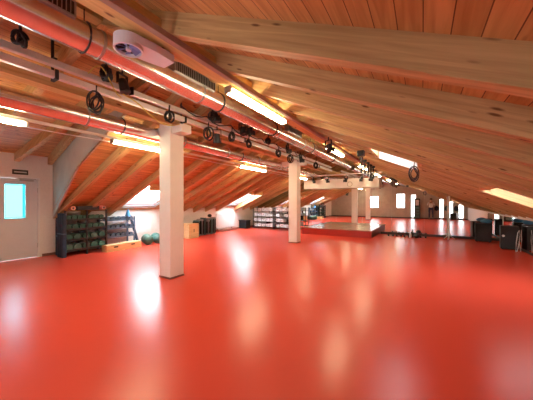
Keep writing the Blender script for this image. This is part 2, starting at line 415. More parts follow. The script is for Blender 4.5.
# ------------------------------------------------------------------ ventilation ducts
def duct(name, x, z, r, y0, y1, label, seams):
    t = thing(name, label, 'duct', (x, y0, z))
    L = y1-y0
    one('duct_pipe', lambda b: cyl(b, (0, 0, 0), (0, L, 0), r, seg=40), 'zinc', t, True)
    for s in seams:
        one('seam_ring', lambda b: cyl(b, (0, s-y0-.012, 0), (0, s-y0+.012, 0), r+.006, seg=40), 'metal', t, True)
    return t
u = duct('ventilation_duct', -3.0, EYE+1.70, .147, YB+.01, 12.5, 'large shiny round duct under the ridge, the upper of the two', [1.45, 2.9, 5.4, 6.9, 8.4, 9.9])
l = duct('ventilation_duct', -4.54, EYE+1.335, .135, YB+.01, 12.5, 'round metal duct running behind the white columns, the lower of the two', [1.0, 2.0, 3.9, 5.4, 6.9, 8.4, 9.9])
for s in (1.30, 3.35, 5.2, 7.6, 9.8):
    h = one('hanger_strap', lambda b: (tube(b, [(.154*math.cos(a), s-YB, .154*math.sin(a)) for a in [PI/2+k*2*PI/24 for k in range(25)]], .008), cyl(b, (0, s-YB, .15), (0, s-YB, .30), .006, seg=6)), 'black', u)
for s in (2.55, 6.0, 9.1):
    h = one('hanger_strap', lambda b: (tube(b, [(.142*math.cos(a), s-YB, .142*math.sin(a)) for a in [PI/2+k*2*PI/24 for k in range(25)]], .008),), 'black', l)
def grille(y0, y1):
    g = one('air_grille', lambda b: box(b, .02, .150, y0-YB, y1-YB, .075, .225, .004), 'metal', u)
    def sl(b):
        box(b, .1501, .153, y0-YB+.02, y1-YB-.02, .09, .21)
    one('grille_backing', sl, 'black', g)
    def sl2(b):
        n = int((y1-y0-.04)/.035)
        for k in range(n): box(b, .1531, .160, y0-YB+.03+k*.035, y0-YB+.037+k*.035, .09, .21)
    one('slats', sl2, 'metal', g)
grille(.35, 1.17); grille(2.33, 3.12); grille(5.8, 6.6)

# twin light-coloured tubes
for (x, z, w) in ((-3.70, 1.625, 'upper'), (-3.66, 1.475, 'lower')):
    t = thing('conduit', '%s of the two pinkish square tubes clamped side by side past the columns' % w, 'conduit', (x, YB+.01, EYE+z), 0, 'twin square tubes under the ridge')
    one('tube', lambda b: box(b, -.032, .032, 0, 12.6, -.04, .04, .008), 'tube', t)
for s in (1.30, 3.2, 5.0, 6.8, 8.3, 10.2):
    tag(one('pipe_clamp', lambda b: (box(b, -3.745, -3.735, s-.015, s+.015, EYE+1.42, EYE+2.02), box(b, -3.745, -3.62, s-.018, s+.018, EYE+1.42, EYE+1.432), box(b, -3.745, -3.655, s-.018, s+.018, EYE+1.667, EYE+1.679), box(b, -3.625, -3.614, s-.018, s+.018, EYE+1.42, EYE+1.53)), 'black'),
        'black clamp strap holding the twin square tubes to the roof', 'clamp', 'black clamps along the twin tubes')

# cable rails along lamps
tag(one('cable_rail', lambda b: box(b, -1.93, -1.87, YB+.02, 12.4, EYE+1.405, EYE+1.462, .005), 'rail'), 'long brown rail above the right-hand row of fluorescent lamps', 'rail')
tag(one('cable_rail', lambda b: box(b, -4.90, -4.85, YB+.02, 12.4, EYE+1.16, EYE+1.20, .005), 'lampbody'), 'long cream rail carrying the left-hand row of lamps', 'rail')
tag(one('steel_cable', lambda b: tube(b, [(-5.0, y, EYE+1.115+.01*math.sin(y*3)) for y in [YB+.1+.4*k for k in range(32)]], .009), 'tube'), 'thin pale pipe below the left-hand row of lamps', 'pipe')

def lamp(x, y, z, label, group):
    t = thing('fluorescent_lamp', label, 'lamp', (x, y, z), 0, group)
    one('housing', lambda b: poly_prism(b, [(-.040, 0, .03), (.040, 0, .03), (.03, 0, .055), (-.03, 0, .055)], (0, 1.5, 0)), 'lampbody', t)
    one('diffuser', lambda b: box(b, -.052, .052, .02, 1.48, -.026, .03, .012), 'tubelit', t)
    one('end_cap', lambda b: (box(b, -.048, .048, -.03, .0, -.03, .055, .004),), 'metal', t)
    one('end_cap', lambda b: (box(b, -.048, .048, 1.5, 1.53, -.03, .055, .004),), 'metal', t)
    return t
l0 = lamp(-2.09, 2.54, EYE+1.40, 'lit fluorescent lamp in the right row nearest the camera, seen beside the duct', 'fluorescent lamps in the right row')
dup(l0, (-2.09, 6.45, EYE+1.40), label='lit fluorescent lamp in the right row beyond the near one, above the middle column')
dup(l0, (-2.09, 10.3, EYE+1.40), label='lit fluorescent lamp at the stage end of the right row')
dup(l0, (-4.87, -.13, EYE+1.108), label='lit fluorescent lamp under the lower duct at the left picture edge', group='fluorescent lamps in the left row')
dup(l0, (-4.87, 2.60, EYE+1.108), label='lit fluorescent lamp under the lower duct just left of the near column', group='fluorescent lamps in the left row')
dup(l0, (-4.87, 6.45, EYE+1.108), label='lit fluorescent lamp under the lower duct between the two columns', group='fluorescent lamps in the left row')
dup(l0, (-4.87, 10.3, EYE+1.108), label='lit fluorescent lamp at the far end of the left row', group='fluorescent lamps in the left row')

# ceiling fan unit
f = thing('ceiling_fan', 'lilac-white box fan unit with blue blades hanging under the roof beside the duct', 'fan', (-2.24, 1.33, EYE+1.36), math.radians(-6))
f.scale = (.80, .80, .80)
def fb(b):
    n = 24; o = []; z0, z1 = 0, .10
    pts = []
    for k in range(n//2+1):
        a = PI+k*PI/(n//2); pts.append((.15*math.cos(a), .15*math.sin(a)))
    pts += [(.15, .25), (.11, .50), (-.11, .50), (-.15, .25)]
    # outer shell with a round hole: ring wall plus top plate
    poly_prism(b, [(p[0], p[1], .03) for p in pts], (0, 0, .09))
one('housing', fb, 'fanbody', f)
def ring(b):
    n = 32
    for k in range(n):
        a0, a1 = k*2*PI/n, (k+1)*2*PI/n
        r0, r1 = .132, .15
        P = []
        for z in (-.015, .03):
            P += [(r0*math.cos(a0), r0*math.sin(a0), z), (r1*math.cos(a0), r1*math.sin(a0), z), (r1*math.cos(a1), r1*math.sin(a1), z), (r0*math.cos(a1), r0*math.sin(a1), z)]
        hexa(b, P)
one('fan_ring', ring, 'fanbody', f)
one('fan_well', lambda b: cyl(b, (0, 0, .022), (0, 0, .0299), .132, seg=32), 'black', f)
one('hub', lambda b: cyl(b, (0, 0, -.015), (0, 0, .02), .028), 'fanbody', f)
for k in range(7):
    def bl(b):
        a = k*2*PI/7; w = .30
        c0, c1 = a-w, a+w
        hexa(b, [(.026*math.cos(c0), .026*math.sin(c0), .016), (.128*math.cos(c0+.1), .128*math.sin(c0+.1), .016), (.128*math.cos(c1), .128*math.sin(c1), -.006), (.026*math.cos(c1), .026*math.sin(c1), 0),
                 (.026*math.cos(c0), .026*math.sin(c0), .019), (.128*math.cos(c0+.1), .128*math.sin(c0+.1), .019), (.128*math.cos(c1), .128*math.sin(c1), -.003), (.026*math.cos(c1), .026*math.sin(c1), .003)])
    one('fan_blade', bl, 'blade', f)
one('top_panel', lambda b: box(b, -.09, .09, .22, .46, .12, .16, .01), 'metal', f)
for (qx, qy) in ((.09, .12), (.09, .36), (-.09, .12)): one('bracket', lambda b: box(b, qx-.01, qx+.01, qy-.015, qy+.015, .12, .155), 'black', f)

# cable coils and black clip spotlights
def coil(name, c, r, n, label, mat='black', axis=0, group='coiled black cables'):
    pts = []
    rnd = random.Random(hash(label) % 999 if False else len(label))
    N = 22*n
    for k in range(N+1):
        a = k*2*PI/22; rr = r*(1.15+.30*math.sin(a*.37+1)); w = .035*math.sin(a*.71+len(label))
        u, v = rr*.7*math.cos(a), rr*math.sin(a)
        pts.append((c[0]+(u*.8 if axis == 0 else w), c[1]+(w+u*.4 if axis == 0 else u), c[2]+v))
    top = (c[0], c[1], c[2]+r); pts += [top, (c[0]+.01, c[1], c[2]+r+.12)]
    return tag(one(name, lambda b: tube(b, pts, .015 if r < .095 else .010, 5), mat), label, 'cable', group)
coil('cable_coil', (-3.58, 1.70, EYE+1.27), .10, 5, 'black cable coil dangling from the twin tubes in front of the lower duct')
coil('cable_coil', (-3.50, 1.78, EYE+1.66), .07, 4, 'black cable bundle hanging between the two ducts above the big coil')
coil('cable_coil', (-3.56, 3.70, EYE+1.33), .09, 4, 'black cable coil hanging just right of the near column below the tubes')
coil('cable_coil', (-3.42, 3.66, EYE+1.62), .06, 4, 'black cable bundle above the tubes right of the near column')
coil('cable_coil', (-3.52, 5.9, EYE+1.62), .06, 4, 'small black cable bundle on the tubes midway to the middle column')
coil('cable_coil', (-.15, 6.0, EYE+.57), .11, 4, 'black cable coil hanging from the right roof slope near its roof window', axis=0)
coil('cable_coil', (-3.5, 7.2, EYE+1.34), .09, 3, 'black cable coil just in front of the middle column')
for (p, r, q) in (((-3.5, 2.75, EYE+1.38), .06, 'left of the near column'), ((-3.5, 4.35, EYE+1.40), .07, 'just before the second pipe clamp'), ((-3.48, 4.95, EYE+1.36), .06, 'beyond the near column spotlight'),
                  ((-3.5, 6.45, EYE+1.38), .07, 'well short of the middle column'), ((-3.45, 9.3, EYE+1.38), .08, 'beyond the middle column'), ((-3.5, .95, EYE+1.66), .05, 'at the left picture edge')):
    coil('cable_coil', p, r, 4, 'small black cable loop on the twin tubes '+q)
tag(one('hanging_cable', lambda b: tube(b, [(-3.42+.03*math.sin(k), 2.9+.16*k, EYE+1.60-.10*abs(math.sin(k*.8))) for k in range(34)], .011), 'black'), 'black cable drooping in swags along the twin tubes past the near column', 'cable')
tag(one('yellow_cable', lambda b: tube(b, [(-3.5, 2.0+.12*k, EYE+1.35+.12*math.cos(k*.55)) for k in range(9)], .009), 'plant'), 'loose yellow cable drooping left of the near column', 'cable')
tag(one('yellow_cable', lambda b: tube(b, [(-3.45, 1.55+.05*k, EYE+1.55+.15*math.sin(k*.6)) for k in range(9)], .007), 'plant'), 'thin yellow cable looping between the ducts', 'cable')
def spot(loc, rz, tilt, label):
    t = thing('spotlight', label, 'spotlight', loc, rz, 'black stage spotlights')
    one('body', lambda b: (cyl(b, (0, 0, -.02), (.10*math.cos(tilt), 0, -.02-.14*math.sin(tilt)-.05), .055, .07),), 'black', t, True)
    one('yoke', lambda b: (box(b, -.02, .02, -.085, -.075, -.08, .06), box(b, -.02, .02, .075, .085, -.08, .06), box(b, -.02, .02, -.085, .085, .055, .065), cyl(b, (0, 0, .06), (0, 0, .13), .012)), 'black', t)
    for s in (-1, 1): one('barn_door', lambda b: box(b, .04, .12, s*.075-.004, s*.075+.004, -.20, -.09), 'black', t)
    return t
spot((-3.55, 2.02, EYE+1.70), .3, 1.0, 'black spotlight hanging between the ducts left of the near column')
spot((-3.50, 4.72, EYE+1.70), -.4, .9, 'black spotlight on the twin tubes right of the near column')
spot((-3.55, 8.1, EYE+1.55), .1, 1.1, 'black spotlight at the head of the middle column')
spot((-3.52, 3.84, EYE+1.78), .5, 1.1, 'black spotlight above the twin tubes just right of the near column')
spot((-3.56, 3.95, EYE+1.40), 2.2, 1.0, 'black spotlight below the twin tubes just right of the near column')
spot((-3.46, 4.95, EYE+1.76), 1.4, 1.0, 'black spotlight on the tubes, directly behind the one right of the near column')
spot((-3.5, 7.0, EYE+1.68), .8, 1.1, 'black spotlight on the tubes shortly before the middle column')
spot((-1.75, 5.5, EYE+1.28), 1.2, .8, 'dark spotlight under the brown rail beyond the near right lamp')
spot((-5.5, 4.6, EYE+.72), 1.9, .8, 'small black spotlight on the left roof slope above the near roof window')
tag(one('lamp_arm', lambda b: (cyl(b, (-1.15, 5.9, EYE+1.06), (-1.5, 8.2, EYE+.98), .015), box(b, -1.22, -1.08, 5.82, 5.98, EYE+1.0, EYE+1.12, .01)), 'black'), 'long thin black rod slung under the right rafters', 'rod')
for k in range(5):
    y = 8.0+.55*k
    tag(one('hanging_rod', lambda b: (cyl(b, (-1.55, y, EYE+.86), (-1.55, y, EYE+1.27), .024), box(b, -1.6, -1.5, y-.03, y+.03, EYE+1.25, EYE+1.33)), 'black'), 'short black rod hanging in the row below the right lamps near the stage', 'rod', 'short black hanging rods')
tag(one('guy_wire', lambda b: tube(b, [(-5.0, 4.3, EYE+1.2), (-5.4, 4.1, EYE+.88)], .012), 'black'), 'short black rod slanting under the left slope right of the near column', 'rod')

# ------------------------------------------------------------------ mirrors, stage
a = math.radians(1.2)
mr = thing('wall_mirror', 'mirror wall covering the whole far end of the hall', 'mirror', (XR, 12.70, 0), -a)
Lm = (XR-XL)/math.cos(a)
def yw(x): return x     # local x is negative towards the left
def mirror_panel(b, x0, x1, z0=.05):
    def top(xx): 
        X = XR+xx*math.cos(a)
        return (zl(X) if X < RX else zr(X))+RD-.03
    xs = [x0]+([RX-XR] if x0 < RX-XR < x1 else [])+[x1]
    for p, q in zip(xs, xs[1:]):
        hexa(b, [(p, 0, z0), (q, 0, z0), (q, .006, z0), (p, .006, z0), (p, 0, top(p)), (q, 0, top(q)), (q, .006, top(q)), (p, .006, top(p))])
npan = 9
for k in range(npan):
    x0 = -Lm+k*Lm/npan; x1 = x0+Lm/npan
    one('mirror_panel', lambda b: mirror_panel(b, x0+.001, x1-.001), 'mirror', mr)
one('bottom_rail', lambda b: box(b, -4.2, 0, -.03, .006, 0, .10), 'skirt', mr)
rm = thing('wall_mirror', 'low mirror on the right wall behind the black speaker', 'mirror', (XR, 9.2, 0))
one('mirror_panel', lambda b: box(b, -.012, -.004, 0, 3.4, .05, .93), 'mirror', rm)
one('bottom_rail', lambda b: box(b, -.03, -.002, 0, 3.4, 0, .06), 'skirt', rm)

st = thing('stage', 'low red-fronted stage platform in front of the mirror wall', 'stage', (-4.7, 10.92, 0))
one('front_panel', lambda b: box(b, 0, 2.96, 0, .03, 0, .265), 'stagered', st)
one('side_panel', lambda b: box(b, 2.94, 2.96, .03, 1.86, 0, .265), 'woodskirt', st)
one('side_panel', lambda b: box(b, 0, .02, .03, 1.86, 0, .265), 'woodskirt', st)
one('deck', lambda b: box(b, -.015, 2.975, -.015, 1.80, .265, .30, .004), 'deck', st)
cb = thing('stage_beam', 'white cross beam spanning above the stage', 'beam', (-5.2, 12.3, EYE+.66))
one('beam', lambda b: box(b, 0, 3.55, 0, .22, 0, .44, .008), 'column', cb)
one('pipe', lambda b: (cyl(b, (.0, -.25, .62), (3.7, -.25, .62), .03), cyl(b, (.5, -.25, .62), (.5, .1, .42), .02), cyl(b, (3.2, -.25, .62), (3.2, .1, .42), .02)), 'tube', cb, True)
for k, xx in enumerate((-4.6, -3.9, -3.0, -2.3, -1.9)):
    spot((xx, 12.03, EYE+1.12), .4+k, 1.0, 'black spotlight on the pipe above the stage, number of it counted from the left: '+['first', 'second', 'third', 'fourth', 'fifth'][k])
tag(one('wire_ring', lambda b: tube(b, [(-2.9+.11*math.cos(t*.35), 12.28, EYE+.83+.11*math.sin(t*.35)) for t in range(19)], .012), 'rail'), 'round dark ring hanging on the white beam above the stage', 'ring')

# ------------------------------------------------------------------ far right: speakers, stand
def speaker(loc, rz, w, d, h, label):
    t = thing('speaker', label, 'speaker', loc, rz)
    one('cabinet', lambda b: box(b, -w/2, w/2, -d/2, d/2, .02, h, .015), 'black', t)
    one('grille', lambda b: box(b, -w/2+.03, w/2-.03, -d/2-.008, -d/2, .06, h-.04, .003), 'rubber', t)
    one('woofer', lambda b: (cyl(b, (0, -d/2-.016, h*.38), (0, -d/2-.008, h*.38), w*.33, seg=28)), 'black', t, True)
    one('tweeter', lambda b: (cyl(b, (0, -d/2-.016, h*.78), (0, -d/2-.008, h*.78), w*.16, seg=20)), 'rubber', t, True)
    for sx in (-1, 1):
        for sy in (-1, 1): one('foot', lambda b: cyl(b, (sx*(w/2-.05), sy*(d/2-.05), 0), (sx*(w/2-.05), sy*(d/2-.05), .02), .02), 'rubber', t)
    return t
speaker((1.90, 12.2, 0), -.12, .46, .36, .68, 'black speaker box against the mirror, left of the two')
s2 = speaker((2.28, 10.65, 0), -.10, .42, .34, .72, 'black speaker box by the low right wall with a white dot on it')
one('badge', lambda b: cyl(b, (-.15, -.20, .42), (-.15, -.186, .42), .035), 'frame', s2)
speaker((1.62, -.35, 0), PI+.2, .45, .4, .55, 'black speaker box by the back windows, seen only in the mirror')
tag(one('cloth_bundle', lambda b: (ball(b, (2.0, 12.18, .755), .13, (1.15, .9, .62)), ball(b, (1.92, 12.22, .745), .09, (1.1, 1, .7))), 'blue', smooth=True), 'light blue bundle lying on top of the left black speaker', 'bag')
ms = thing('microphone_stand', 'thin white stand pole in front of the mirror left of the speakers', 'stand', (.88, 12.25, 0))
one('pole', lambda b: cyl(b, (0, 0, .03), (0, 0, 1.62), .022), 'frame', ms, True)
for k in range(3): one('leg', lambda b: cyl(b, (0, 0, .18), (.20*math.cos(k*2.094+.3), .20*math.sin(k*2.094+.3), .012), .012), 'frame', ms)
one('top_clip', lambda b: box(b, -.03, .03, -.03, .03, 1.60, 1.68, .005), 'frame', ms)
cs = thing('cable_stand', 'pair of thin white bent wires standing right of the right speaker', 'stand', (2.36, 10.15, 0)); cs.scale = (.7, .7, .9)
one('wire', lambda b: tube(b, [(-.06, 0, .01), (-.05, 0, .3), (.0, .01, .62), (.05, .02, .7), (.06, .02, .4), (.01, .03, .1), (-.03, 0, .012)], .010), 'frame', cs)
one('wire', lambda b: tube(b, [(.10, .05, .01), (.06, .06, .3), (.12, .05, .72), (.13, .05, .4), (.10, .05, .01)], .009), 'frame', cs)

def make_dumbbell(label, mat='rubber', r=.055, L=.26, group=None, name='dumbbell'):
    t = thing(name, label, 'dumbbell', (0, 0, 0), 0, group)
    one('handle', lambda b: cyl(b, (-L/2+.03, 0, 0), (L/2-.03, 0, 0), r*.32, seg=10), 'metal', t, True)
    for s in (-1, 1):
        one('weight_head', lambda b: (cyl(b, (s*L*.24, 0, 0), (s*L*.5, 0, 0), r, seg=12)), mat, t, True)
    return t
db = make_dumbbell('dark dumbbell lying at the foot of the mirror beside the stage', 'rubber', .045, .24, 'dumbbells at the foot of the mirror')
db.location = (-1.15, 12.1, .045)
for (x, y, rz) in ((-.86, 12.2, .3), (-.55, 12.1, -.2), (-.28, 12.25, .5), (.02, 12.15, 0)): dup(db, (x, y, .045), (0, 0, rz))
tag(one('water_bottle', lambda b: (cyl(b, (-.42, 12.0, 0), (-.42, 12.0, .15), .04), cyl(b, (-.42, 12.0, .15), (-.42, 12.0, .2), .04, .015), cyl(b, (-.42, 12.0, .2), (-.42, 12.0, .22), .016)), 'frame', smooth=True), 'small white bottle standing among the dumbbells before the mirror', 'bottle')
tag(one('kit_bag', lambda b: (ball(b, (-.2, 11.95, .09), .10, (1.1, .8, .9)),), 'black', smooth=True), 'small black bag on the floor before the mirror at the end of the dumbbell row', 'bag')
ex = thing('dumbbell_rack', 'x', 'rack')
COL.objects.unlink(ex); bpy.data.objects.remove(ex)

# ------------------------------------------------------------------ left wall: weight racks
BX = -8.66
# rack 1
R1 = thing('weight_rack', 'tall black weight rack with green weights right of the door wall', 'rack', (-8.33, 3.60, 0))
W, D = 1.04, .50   # along y, along x
sh = [.14, .42, .70, .96]
for sx in (-1, 1):
    for sy in (-1, 0, 1):
        ztop = 1.22 if sx > 0 else 1.02
        one('post', lambda b: box(b, sx*D/2-.02, sx*D/2+.02, sy*W/2-.02, sy*W/2+.02, 0, ztop), 'black', R1)
for z in sh:
    one('shelf', lambda b: (box(b, -D/2, D/2, -W/2, W/2, z-.02, z), box(b, D/2-.015, D/2+.01, -W/2, W/2, z-.02, z+.035)), 'black', R1)
hw = make_dumbbell('thick dark green dumbbell on the tall rack', 'green', .088, .36, 'green dumbbells on the tall rack', 'heavy_dumbbell')
names = ['bottom', 'second', 'third', 'top']
first = True
for si, z in enumerate(sh):
    n = [5, 5, 6, 7][si]
    r = [.088, .082, .072, .062][si]
    for k in range(n):
        y = 3.60-W/2+.10+k*(W-.2)/(n-1)
        sc = r/.088
        lab = 'thick dark green dumbbell on the %s shelf of the tall rack' % names[si]
        o = hw if first else dup(hw, (0, 0, 0), label=lab)
        o['label'] = lab; o['group'] = 'green dumbbells on the %s shelf' % names[si]
        o.location = (-8.28, y, z+r+.001); o.scale = (sc, sc, sc); first = False
        o.rotation_euler = (0, 0, random.uniform(-.06, .06))
tag(one('speaker_bar', lambda b: box(b, -8.15, -7.98, 3.33, 3.88, 1.226, 1.34, .01), 'black'), 'long black box lying across the top of the tall weight rack', 'box')
for (y, w) in ((3.22, 'left'), (3.99, 'right')):
    t = thing('foam_roller', 'salmon foam roller on the rack top, %s of the long black box' % w, 'roller', (-8.05, y, 1.285), 0, 'salmon rollers on the rack top')
    one('roller', lambda b: cyl(b, (-.09, 0, 0), (.09, 0, 0), .058, seg=20), 'pink', t, True)
    one('core', lambda b: cyl(b, (-.092, 0, 0), (.092, 0, 0), .025, seg=14), 'black', t, True)
for k, (x, y, h, m_) in enumerate(((-8.55, 3.10, .98, 'navy'), (-8.40, 3.09, 1.08, 'steelblue'), (-8.62, 3.16, .92, 'navy'))):
    pass
mt = thing('rolled_mat', 'dark navy rolled mat standing between the door wall and tall rack', 'mat', (-7.99, 3.02, 0), 0, 'rolled mats beside the tall rack')
one('roll', lambda b: cyl(b, (0, 0, 0), (0, 0, 1.15), .055, seg=20), 'navy', mt, True)
one('strap', lambda b: cyl(b, (0, 0, .6), (0, 0, .63), .057, seg=20), 'steelblue', mt, True)
dup(mt, (-8.12, 3.03, 0)); dup(mt, (-8.25, 3.03, 0)); dup(mt, (-8.56, 3.10, 0)).scale = (1, 1, .85)
# rack 2
R2 = thing('weight_rack', 'lower blue-grey dumbbell rack right of the tall rack', 'rack', (-8.40, 4.62, 0))
W2_, D2 = .90, .40
for sx in (-1, 1):
    for sy in (-1, 1):
        one('post', lambda b: box(b, sx*D2/2-.02, sx*D2/2+.02, sy*W2_/2-.02, sy*W2_/2+.02, 0, .98 if sx > 0 else .93), 'steelblue', R2)
for z in (.36, .62, .88):
    one('shelf', lambda b: (box(b, -D2/2, D2/2, -W2_/2, W2_/2, z-.02, z), box(b, D2/2-.01, D2/2+.012, -W2_/2, W2_/2, z-.02, z+.03)), 'steelblue', R2)
sd = make_dumbbell('small blue-grey dumbbell', 'steelblue', .055, .26, 'blue-grey dumbbells on the lower rack')
first = True
for si, z in enumerate((.36, .62, .88)):
    for k in range(6):
        o = sd if first else dup(sd, (0, 0, 0)); first = False
        o['label'] = 'small blue-grey dumbbell on the %s shelf of the lower rack' % ['bottom', 'middle', 'top'][si]
        o['group'] = 'blue-grey dumbbells on the %s shelf' % ['bottom', 'middle', 'top'][si]
        o.location = (-8.36, 4.62-.37+k*.148, z+.056)
tag(one('cone_stack', lambda b: (cyl(b, (-8.2, 4.85, .991), (-8.2, 4.85, 1.22), .09, .015, 20),), 'blue', smooth=True), 'dark blue cone standing on top of the lower rack', 'cone')
for o in list(COL.objects):
    if o.name.startswith('cone_stack'): o.location = (0, 0, -.01)
bpy.data.objects['cone_stack'].location = (0.0, 0, 0)
# low wooden boxes
def crate(loc, w, d, h, label, rz=0, hole=True, name='wooden_box', grp=None):
    t = thing(name, label, 'box', loc, rz, grp)
    th = .018
    one('side_board', lambda b: box(b, d/2-th, d/2, -w/2, w/2, 0, h, .003), 'ply', t)
    one('side_board', lambda b: box(b, -d/2, -d/2+th, -w/2, w/2, 0, h, .003), 'ply', t)
    one('end_board', lambda b: box(b, -d/2+th, d/2-th, -w/2, -w/2+th, 0, h), 'ply', t)
    one('end_board', lambda b: box(b, -d/2+th, d/2-th, w/2-th, w/2, 0, h), 'ply', t)
    one('top_board', lambda b: box(b, -d/2+th, d/2-th, -w/2+th, w/2-th, h-th, h-.001), 'ply', t)
    if hole:
        one('hand_hole', lambda b: box(b, d/2, d/2+.002, -.06 if h < .4 else -.018, .06 if h < .4 else .018, h*.55 if h < .4 else h*.42, h*.75 if h < .4 else h*.62, .0), 'black', t)
    return t
crate((-7.88, 4.22, 0), .52, .28, .19, 'low yellow wooden box on the floor at the foot of the tall rack', grp='low wooden boxes')
crate((-7.98, 4.80, 0), .56, .30, .19, 'low yellow wooden box on the floor in front of the blue-grey rack', grp='low wooden boxes')
# green balls / bags and leaning tube
for k, (x, y, r) in enumerate(((-7.95, 5.40, .17), (-7.93, 5.76, .16), (-8.28, 5.56, .17), (-7.97, 6.10, .16), (-8.28, 5.92, .17), (-8.3, 6.28, .16))):
    t = thing('medicine_ball', 'dark green medicine ball on the floor left of the near column', 'ball', (x, y, 0), 0, 'medicine balls below the near roof window')
    one('ball', lambda b: ball(b, (0, 0, r), r, seg=20), 'green', t, True)
    one('seam_band', lambda b: tube(b, [(r*1.0*math.cos(a_*.3), r*1.0*math.sin(a_*.3), r) for a_ in range(22)], .006), 'rubber', t)
tag(one('foam_tube', lambda b: cyl(b, (-8.06, 5.02, .24), (-8.60, 4.86, .93), .045, seg=16), 'navy', smooth=True), 'x', 'tube')
bpy.data.objects.remove(bpy.data.objects['foam_tube'])
tag(one('foam_tube', lambda b: cyl(b, (-8.28, 5.26, .045), (-8.59, 5.16, .98), .042, seg=16), 'navy', smooth=True), 'long dark foam tube leaning against the wall below the near roof window', 'tube')
tag(one('board', lambda b: box(b, -8.60, -8.50, 6.50, 6.60, 0, .95, .01), 'black'), 'narrow black board upright against the wall just left of the near column', 'board')
tag(one('daylit_wall_plate', lambda b: box(b, XL+.001, XL+.02, 5.3, 6.0, .35, .85, .004), 'frame'), 'pale plate standing in for daylight on the low wall under the near roof window', 'panel')  # paler plate puts the daylight falling on the low wall into colour
# plyo box
crate((-8.12, 7.38, 0), .52, .50, .58, 'tall plywood jump box just right of the near column', name='jump_box')
# step boards standing on end
sb_names = []
for k in range(6):
    y = 7.92+.20*k
    t = thing('step_board', 'x', 'step', (-8.30, y, 0), .12*math.sin(k*2), 'step boards standing on end by the jump box')
    t['label'] = 'grey-green step board standing on end in the row right of the jump box'
    h = .66+.05*(k % 3)
    one('board', lambda b: box(b, -.17, .17, -.045, .045, 0.0, h, .03), ['teal', 'metal'][k % 2], t, True)
    one('grip_face', lambda b: box(b, .1701, .176, -.03, .03, .06, h-.08), 'black', t)
    one('edge_strip', lambda b: box(b, -.13, .13, -.05, -.0451, .06, h-.08), 'rubber', t)
tag(one('exercise_ball', lambda b: ball(b, (-8.30, 8.72, .83+.0), .085, (1.1, 1.1, .9)), 'black', smooth=True), 'small black ball resting on top of the step boards', 'ball')
tag(one('rubber_panel', lambda b: box(b, -8.30, -7.95, 7.70, 7.74, 0, .62, .008), 'rubber'), 'black panel upright between the jump box and the step boards', 'panel')
# white finned panel stands in for the daylit wall under second roof window
rd = thing('daylit_patch', 'white finned panel standing in for the daylit patch of low wall under the far roof window', 'daylit_patch', (XL+.02, 9.5, .15))
one('panel', lambda b: box(b, 0, .07, 0, 1.35, 0, .72, .01), 'frame', rd)
one('fins', lambda b: [box(b, .07, .078, .04+.05*k, .06+.05*k, .03, .69) for k in range(26)], 'frame', rd)
one('valve', lambda b: cyl(b, (.03, -.06, .05), (.03, 0, .05), .02), 'metal', rd)
one('foot', lambda b: (box(b, .0, .05, .1, .14, -.15, 0), box(b, 0, .05, 1.2, 1.24, -.15, 0)), 'metal', rd)
tag(one('floor_strip', lambda b: box(b, -8.5, -8.35, 9.4, 10.9, 0, .10, .01), 'woodskirt'), 'reddish brown wooden block on the floor before the white finned panel', 'block')
tag(one('black_crate', lambda b: (box(b, -8.62, -8.15, 11.35, 11.75, 0, .42, .01), box(b, -8.64, -8.13, 11.33, 11.77, .42, .46, .01)), 'black'), 'black lidded crate in the corner left of the shelving', 'box')

# shelving with storage boxes in front of the mirror
def shelving(x0, x1, y0, label, cols):
    t = thing('shelving_unit', label, 'shelf', ((x0+x1)/2, y0, 0), 0, 'black shelving units')
    w = (x1-x0)/2
    for sx in (-1, 1):
        for sy in (0, 1): one('post', lambda b: box(b, sx*w-.015*(1+sx), sx*w+.015*(1-sx), sy*.42, sy*.42+.03, 0, 1.14), 'black', t)
    lv = (.12, .40, .68, .96)
    for z in lv: one('shelf', lambda b: box(b, -w, w, 0, .45, z-.02, z), 'black', t)
    return lv
bx = None
for (x0, x1, cols, nm) in ((-8.05, -6.75, 5, 'left'), (-6.68, -5.60, 4, 'right')):
    lv = shelving(x0, x1, 11.85, 'open black shelving unit with pale boxes before the mirror, %s of the two' % nm, cols)
    for li, z in enumerate(lv):
        for k in range(cols):
            if random.random() < .08: continue
            cw = (x1-x0-.1)/cols; xx = x0+.05+cw*(k+.5)
            lab = 'pale storage box on the %s shelf of the %s shelving unit' % (['bottom', 'second', 'third', 'top'][li], nm)
            g = 'pale boxes on the %s shelf, %s unit' % (['bottom', 'second', 'third', 'top'][li], nm)
            if bx is None:
                bx = thing('storage_box', lab, 'box', (xx, 11.90, z), 0, g)
                one('bin', lambda b: box(b, -.10, .10, 0, .33, 0, .14, .012), 'bin', bx)
                one('lid', lambda b: box(b, -.106, .106, -.006, .336, .14, .158, .005), 'bin', bx)
                one('handle', lambda b: box(b, -.03, .03, -.012, .0, .08, .10), 'black', bx)
                o = bx
            else: o = dup(bx, (xx, 11.90, z), label=lab, group=g)
            o.location = (xx, 11.90+random.uniform(-.01, .03), z)
            sc = random.uniform(.85, 1.08); o.scale = (sc, 1, random.uniform(.85, 1.2))
for k, x in enumerate((-7.7, -7.3, -7.05)):
    tag(one('bottle', lambda b: (cyl(b, (x, 12.0, 1.14 if False else .961), (x, 12.0, .962), .01),), 'black'), 'x', 'bottle')
for o in [o for o in COL.objects if o.name.startswith('bottle')]: bpy.data.objects.remove(o)

